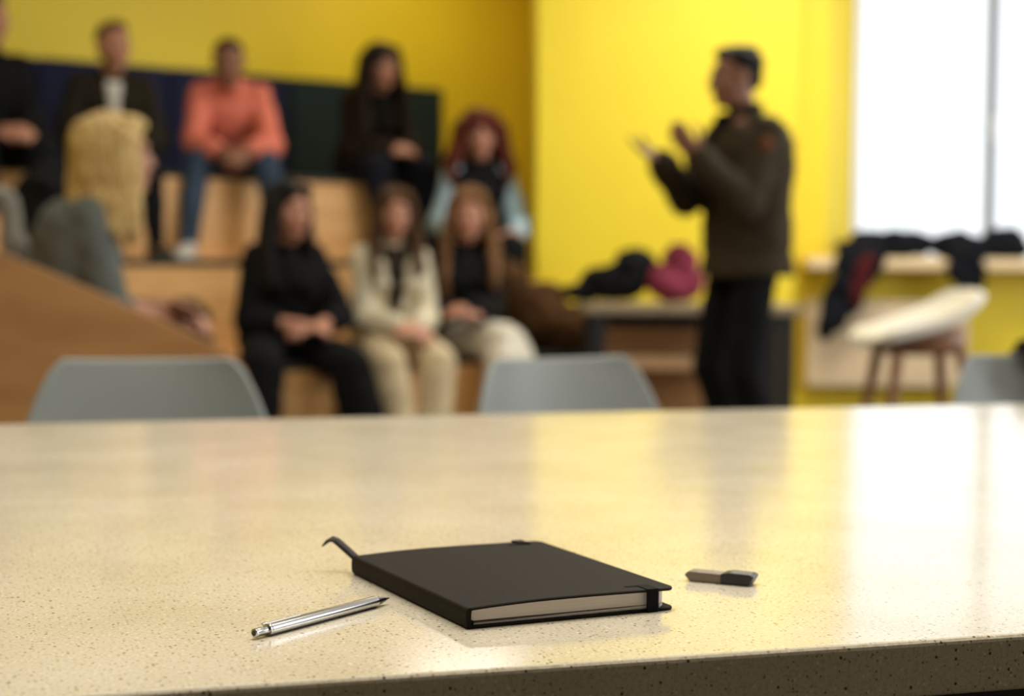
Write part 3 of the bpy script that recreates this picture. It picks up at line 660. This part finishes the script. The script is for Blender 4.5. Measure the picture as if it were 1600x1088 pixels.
# ------------------------------------------------------------------ radiator
rad = tag(empty('radiator', (2.03, 9.385, 0)), 'cream panel radiator on the wall under the window', 'radiator')
bm = bmesh.new(); box(bm, (-0.44, -0.06, 0.27), (0.44, 0.04, 0.72))
link('body', bm, 'radiator', rad, bevel=0.012)
for i in range(22):
    x = -0.42 + i * 0.04; boxo('rib', (x - 0.012, -0.068, 0.31), (x + 0.012, -0.058, 0.68), 'radiator', rad, 0.004)
boxo('top_grille', (-0.44, -0.07, 0.72), (0.44, 0.05, 0.735), 'radiator', rad, 0.003)
for i in range(20): boxo('grille_slot', (-0.42 + i * 0.043, -0.055, 0.7345), (-0.395 + i * 0.043, 0.035, 0.737), 'black_metal', rad)
for x in (-0.36, 0.36): boxo('bracket', (x - 0.02, 0.04, 0.3), (x + 0.02, 0.1, 0.66), 'radiator', rad)
bm = bmesh.new(); tube(bm, (0.46, -0.01, 0.3), (0.46, -0.01, 0), 0.011); tube(bm, (0.44, -0.01, 0.3), (0.5, -0.01, 0.3), 0.016); link('valve_pipe', bm, 'radiator', rad, True)

# ------------------------------------------------------------------ bar stool
stool = tag(empty('bar_stool', (1.43, 6.1, 0), R(-83)), 'bar stool with a tilted white shell seat and brown wooden legs', 'stool')
def shell(rows, nu=14, thick=0.014):
    """rows: (y, z, halfwidth, edge lift, edge forward)"""
    bm = bmesh.new(); g_ = []
    for (y, z, hw, lift, fwd) in rows:
        r = []
        for i in range(nu + 1):
            s = -1 + 2 * i / nu; r.append(bm.verts.new((hw * s, y - fwd * abs(s) ** 2.2, z + lift * abs(s) ** 2.4)))
        g_.append(r)
    for a, b in zip(g_, g_[1:]):
        for i in range(nu): bm.faces.new((a[i], a[i + 1], b[i + 1], b[i]))
    return bm
def shell_obj(name, rows, m, parent, thick):
    o = link(name, shell(rows), m, parent, True)
    s = o.modifiers.new('thick', 'SOLIDIFY'); s.thickness = thick; s.offset = 0
    b = o.modifiers.new('round', 'BEVEL'); b.width = thick * 0.4; b.segments = 2; b.limit_method = 'ANGLE'
    sb = o.modifiers.new('sub', 'SUBSURF'); sb.levels = sb.render_levels = 2
    return o
# local: sitter faces -Y, back at +Y
srows = [(-0.215, 0.665, 0.10, 0.0, -0.03), (-0.205, 0.685, 0.165, 0.0, -0.02), (-0.15, 0.700, 0.20, 0.008, 0), (-0.05, 0.716, 0.215, 0.016, 0), (0.05, 0.742, 0.215, 0.022, 0), (0.13, 0.778, 0.205, 0.02, 0.01), (0.185, 0.826, 0.18, 0.008, 0.03), (0.215, 0.855, 0.13, 0.0, 0.03)]
shell_obj('seat_shell', srows, 'white_plastic', stool, 0.034)
bm = bmesh.new(); rings(bm, [ell_ring(V((0, 0.0, 0.635)), V((0.125, 0, 0)), V((0, 0.135, 0)), 20), ell_ring(V((0, 0.01, 0.665)), V((0.15, 0, 0)), V((0, 0.165, 0)), 20), ell_ring(V((0, 0.03, 0.70)), V((0.12, 0, 0)), V((0, 0.13, 0.035)), 20)]); link('seat_base', bm, 'walnut', stool, True)
for sx, sy in ((-1, -1), (1, -1), (-1, 1), (1, 1)):
    bm = bmesh.new(); cap(bm, (sx * 0.105, sy * 0.115 + 0.01, 0.64), 0.021, (sx * 0.185, sy * 0.20, 0.014), 0.014); link('leg', bm, 'walnut', stool, True)
bm = bmesh.new()
fp = [(sx * 0.165, sy * 0.18, 0.18) for sx, sy in ((-1, -1), (1, -1), (1, 1), (-1, 1))]
for a, b in zip(fp, fp[1:] + fp[:1]): tube(bm, a, b, 0.009)
link('footrest', bm, 'black_metal', stool, True)

# ------------------------------------------------------------------ grey shell chairs beyond the table
def chair(loc, yaw, label):
    root = tag(empty('shell_chair', loc, R(yaw)), label, 'chair', 'grey shell chairs along the far side of the table')
    rows = [(-0.235, 0.425, 0.15, 0.0, -0.02), (-0.215, 0.445, 0.205, 0.01, 0), (-0.12, 0.440, 0.225, 0.03, 0), (0.0, 0.430, 0.23, 0.04, 0), (0.10, 0.435, 0.228, 0.05, 0.0), (0.165, 0.465, 0.225, 0.05, 0.02),
            (0.20, 0.53, 0.22, 0.03, 0.045), (0.218, 0.61, 0.212, 0.0, 0.05), (0.232, 0.69, 0.196, 0.0, 0.045), (0.243, 0.745, 0.176, 0.0, 0.04), (0.251, 0.782, 0.155, 0.002, 0.035), (0.254, 0.797, 0.135, 0.003, 0.03)]
    shell_obj('seat_shell', rows, 'chair_grey', root, 0.012)
    bm = bmesh.new(); box(bm, (-0.13, -0.13, 0.40), (0.13, 0.13, 0.418)); link('mount_plate', bm, 'black_metal', root, bevel=0.004)
    for sx, sy in ((-1, -1), (1, -1), (-1, 1), (1, 1)):
        bm = bmesh.new(); cap(bm, (sx * 0.12, sy * 0.12, 0.40), 0.018, (sx * 0.21, sy * 0.21, 0.012), 0.011); link('leg', bm, 'beech', root, True)
    return root
chair((-0.545, 2.62, 0), 14, 'leftmost grey plastic shell chair beyond the table, in front of the brown panel')
chair((0.21, 2.78, 0), 34, 'grey plastic shell chair beyond the table, just left of the standing man')
chair((1.03, 2.98, 0), 14, 'grey plastic shell chair at the right edge, beyond the table beside the stool')
soft('scarf', [((0, 0, -0.004), (0.10, 0.03, 0.018)), ((0.0, -0.032, -0.05), (0.09, 0.012, 0.055)), ((0.0, 0.04, -0.06), (0.10, 0.014, 0.07))], 'olive_dark', 'dark cloth over the back of the rightmost grey chair', 'cloth', (1.02, 3.21, 0.822), R(14), 0.003, 20, None, 0.007)

# ------------------------------------------------------------------ the table
TA = R(17.3)
tb = tag(empty('conference_table', (0, 0.939, 0), TA), 'large cream speckled stone-topped table in the foreground', 'table')
def slab(v0, v1, u0=-1.9, u1=2.3, z0=0.7155, z1=0.75):
    return boxo('tabletop', (u0, v0, z0), (u1, v1, z1), 'stone', tb, 0.0035)
a_ = slab(0.0, 0.7018); b_ = slab(0.7022, 1.435)
for o, vj in ((a_, 0.7018), (b_, 0.7022)):          # square edges at the joint, rounded ones outside
    o.modifiers['bevel'].segments = 3; o.modifiers['bevel'].limit_method = 'WEIGHT'
    at_ = o.data.attributes.new('bevel_weight_edge', 'FLOAT', 'EDGE')
    for e in o.data.edges:
        j = all(abs(o.data.vertices[i].co.y - vj) < 1e-5 for i in e.vertices)
        at_.data[e.index].value = 0.12 if j else 1.0
boxo('underframe', (-1.75, 0.10, 0.64), (2.15, 1.34, 0.7150), 'black_metal', tb, 0.004)
for u in (-1.6, 1.9):
    for v in (0.2, 1.2): boxo('leg', (u - 0.04, v - 0.04, 0), (u + 0.04, v + 0.04, 0.64), 'black_metal', tb, 0.004)

# ------------------------------------------------------------------ notebook
NW, NL, NT = 0.145, 0.197, 0.0150
nb = tag(empty('notebook', (-0.0238, 1.0358, 0.75), 0.4504), 'closed black softcover notebook lying on the table between pen and flash drive', 'notebook')
def rrect(x0, y0, x1, y1, rad, corners=(0, 1, 1, 0), n=5):
    """corner order: front-left, front-right, back-right, back-left"""
    cs = [((x0, y0), 180), ((x1, y0), 270), ((x1, y1), 0), ((x0, y1), 90)]; out = []
    for k, ((x, y), a0) in enumerate(cs):
        r = rad if corners[k] else 0.0012
        cx = x + r if k in (0, 3) else x - r; cy = y + r if k in (0, 1) else y - r
        for j in range(n + 1):
            a = R(a0 + 90 * j / n); out.append((cx + r * math.cos(a), cy + r * math.sin(a)))
    return out
def ztop(x): # upper cover bulges slightly off the spine
    t = x / NW; return NT - 0.0020 * (1 - min(1, t / 0.42)) ** 1.8 - 0.0006 * max(0, t - 0.6) / 0.4
def board(zf, th, m='notebook', name='cover', curved=False):
    bm = bmesh.new(); nx, ny = 24, 4
    # outline strip mesh: slice the rounded rectangle along x
    outl = rrect(0, 0, NW, NL, 0.007, n=6)
    xs = sorted(set([round(p[0], 6) for p in outl] + [NW * i / nx for i in range(nx + 1)]))
    def yr(x):
        r = 0.007; lo, hi = 0.0, NL
        if x > NW - r:
            d = x - (NW - r); q = r - math.sqrt(max(0, r * r - d * d)); lo += q; hi -= q
        return lo, hi
    rs = []
    for x in xs:
        lo, hi = yr(x); z = zf(x); e = 0.0006
        rs.append([V((x, lo + e, z)), V((x, hi - e, z)), V((x, hi, z + e)), V((x, hi, z + th - e)), V((x, hi - e, z + th)), V((x, lo + e, z + th)), V((x, lo, z + th - e)), V((x, lo, z + e))])
    rings(bm, rs); return bm
bm = board(lambda x: 0.0, 0.0018)
me_t = board(lambda x: ztop(x) - 0.0018, 0.0018)
tmp = bpy.data.meshes.new('t'); me_t.to_mesh(tmp); me_t.free(); bm.from_mesh(tmp); bpy.data.meshes.remove(tmp)
# rounded spine joining both boards
sp_o = []; z1 = ztop(0)
for k in range(13):
    a = R(90 + 180 * k / 12); sp_o.append((0.0 + 0.0030 * math.cos(a), z1 / 2 + (z1 / 2) * math.copysign(abs(math.sin(a)) ** 0.55, math.sin(a))))
inn = [(x * 0.3 + 0.0015, z1 / 2 + (z - z1 / 2) * 0.78) for x, z in sp_o]
poly = sp_o + list(reversed(inn))
fa = [bm.verts.new((x, 0.0, z)) for x, z in poly]; fb_ = [bm.verts.new((x, NL, z)) for x, z in poly]
bm.faces.new(fa); bm.faces.new(fb_)
for i in range(len(poly)): bm.faces.new((fa[i], fa[(i + 1) % len(poly)], fb_[(i + 1) % len(poly)], fb_[i]))
cv = link('cover', bm, 'notebook', nb)
# page block with rounded fore-edge corners, following the bulge
def pages(zlo, zhi_f, inset=0.0035, name='pages', m='paper', x_end=None):
    bm = bmesh.new(); n = 26; rs = []; xe = x_end or NW - 0.0048
    for i in range(n + 1):
        x = 0.0006 + (xe - 0.0006) * (1 - (1 - i / n) ** 1.0); r = 0.006; q = 0
        if x > xe - r: d = x - (xe - r); q = r - math.sqrt(max(0, r * r - d * d))
        lo, hi = inset + q, NL - inset - q; zh = zhi_f(x)
        rs.append([V((x, lo, zlo)), V((x, hi, zlo)), V((x, hi, zh)), V((x, lo, zh))])
    rings(bm, rs); return link(name, bm, m, nb)
pages(0.0043, lambda x: ztop(x) - 0.0018)
pages(0.0018, lambda x: 0.0026 + 0.0014 * (x / NW), 0.0032, 'endpapers')
bm = bmesh.new()   # wedge of the spine lining seen at the near corner
box(bm, (0.0, 0.0008, 0.0018), (0.0026, NL - 0.0008, 0.0048)); link('spine_lining', bm, 'elastic', nb)
# elastic: strap over the near and the far edge, tucked into slots of the cover
ex0, ex1 = 0.1230, 0.1315; zt = ztop(0.127)
el = bmesh.new()
box(el, (ex0, -0.0012, -0.0), (ex1, 0.0002, zt + 0.0005)); box(el, (ex0, -0.0012, zt - 0.0002), (ex1, 0.0125, zt + 0.0006))
e_ = link('elastic_band', el, 'elastic', nb, bevel=0.0004)
el = bmesh.new(); box(el, (ex0, NL - 0.0002, 0.0), (ex1, NL + 0.0012, zt + 0.0005)); box(el, (ex0, NL - 0.0125, zt - 0.0002), (ex1, NL + 0.0012, zt + 0.0012)); link('elastic_band', el, 'elastic', nb, bevel=0.0004)
for y in (0.0118, NL - 0.0135):
    bm = bmesh.new(); box(bm, (ex0 - 0.008, y, zt - 0.0004), (ex1 + 0.0008, y + 0.0030, zt + 0.0004)); link('slot', bm, 'elastic', nb)
# ribbon bookmark springing out of the far end of the spine
rp = [V((0.006, NL - 0.02, 0.0075)), V((0.0045, NL + 0.001, 0.0078)), V((0.0012, NL + 0.006, 0.0115)), V((-0.0030, NL + 0.012, 0.0163)), V((-0.0075, NL + 0.018, 0.0212)), V((-0.0095, NL + 0.0215, 0.0222)), V((-0.0130, NL + 0.0215, 0.0208)), V((-0.0175, NL + 0.0205, 0.0176))]
bm = bmesh.new(); rs = []
for i, p in enumerate(rp):
    d = (rp[min(i + 1, len(rp) - 1)] - rp[max(0, i - 1)]).normalized(); wv = V((0.8, 0.35, 0.45)); wv = (wv - d * wv.dot(d)).normalized(); hw = 0.0028 if i < len(rp) - 1 else 0.0006
    nn = d.cross(wv).normalized() * 0.0006
    rs.append([p + wv * hw + nn, p - wv * hw + nn, p - wv * hw - nn, p + wv * hw - nn])
rings(bm, rs); link('ribbon', bm, 'ribbon', nb, True)

# ------------------------------------------------------------------ pencil
pa, pb_ = V((-0.150, 1.003, 0.75)), V((-0.0785, 1.110, 0.75)); pd = pb_ - pa; plen = pd.length
pen = tag(empty('pen', pa, math.atan2(pd.y, pd.x)), 'slim silver metal click pen lying left of the notebook', 'pen')
pr = 0.0037
def lathe(name, prof, m, parent, n=28, zc=pr):
    bm = bmesh.new(); rs = [ell_ring(V((x, 0, zc)), V((0, r, 0)), V((0, 0, r)), n) for x, r in prof]; rings(bm, rs)
    o = link(name, bm, m, parent, True); 
    md = o.modifiers.new('b', 'EDGE_SPLIT'); md.split_angle = R(35); return o
lathe('barrel', [(0.0130, pr * 0.92), (0.0134, pr), (plen - 0.0145, pr), (plen - 0.0140, pr * 0.97)], 'steel', pen)
lathe('collar', [(0.0112, pr * 0.86), (0.0114, pr * 1.02), (0.0126, pr * 1.02), (0.0128, pr * 0.86)], 'steel', pen)
lathe('neck_ring', [(0.0100, pr * 0.7), (0.0138, pr * 0.7)], 'dark_steel', pen)
lathe('push_button', [(0.0, 0.0022), (0.0003, 0.0027), (0.0018, 0.0028), (0.0022, 0.0026), (0.0115, 0.0026)], 'steel', pen)
lathe('button_end', [(-0.0001, 0.0017), (0.0004, 0.0017)], 'dark_steel', pen)
lathe('tip', [(plen - 0.0141, pr * 0.96), (plen - 0.0118, pr * 0.80), (plen - 0.0040, 0.0015), (plen - 0.0035, 0.0009), (plen, 0.0005)], 'dark_steel', pen)
bm = bmesh.new(); box(bm, (0.0112, 0.0028, pr * 1.55), (0.0150, 0.0046, pr * 1.95)); box(bm, (0.0140, 0.0036, pr * 1.5), (0.046, 0.0046, pr * 1.8)); link('clip', bm, 'steel', pen, bevel=0.0003)

# ------------------------------------------------------------------ flash drive
ua_, ub = V((0.1215, 1.197, 0.75)), V((0.1685, 1.176, 0.75)); ud = ub - ua_
usb = tag(empty('flash_drive', ua_, math.atan2(ud.y, ud.x)), 'small flash drive with grey metal body and black cap, right of the notebook', 'flash drive')
def prism(name, side, y0, y1, m, parent, bev=0.0008, taper=0.0):
    bm = bmesh.new(); a = [bm.verts.new((x, y0, z)) for x, z in side]; b = [bm.verts.new((x, y1, z)) for x, z in side]
    bm.faces.new(a); bm.faces.new(b); n = len(side)
    for i in range(n): bm.faces.new((a[i], a[(i + 1) % n], b[(i + 1) % n], b[i]))
    return link(name, bm, m, parent, bevel=bev)
prism('metal_body', [(0.004, 0.0), (0.027, 0.0), (0.027, 0.0068), (0.003, 0.0072), (0.000, 0.0045)], 0.0, 0.013, 'usb_metal', usb)
prism('cap', [(0.0262, 0.0), (0.0465, 0.0), (0.0505, 0.0070), (0.0475, 0.0082), (0.0330, 0.0086), (0.0262, 0.0072)], -0.0008, 0.0138, 'black_plastic', usb, 0.0012)
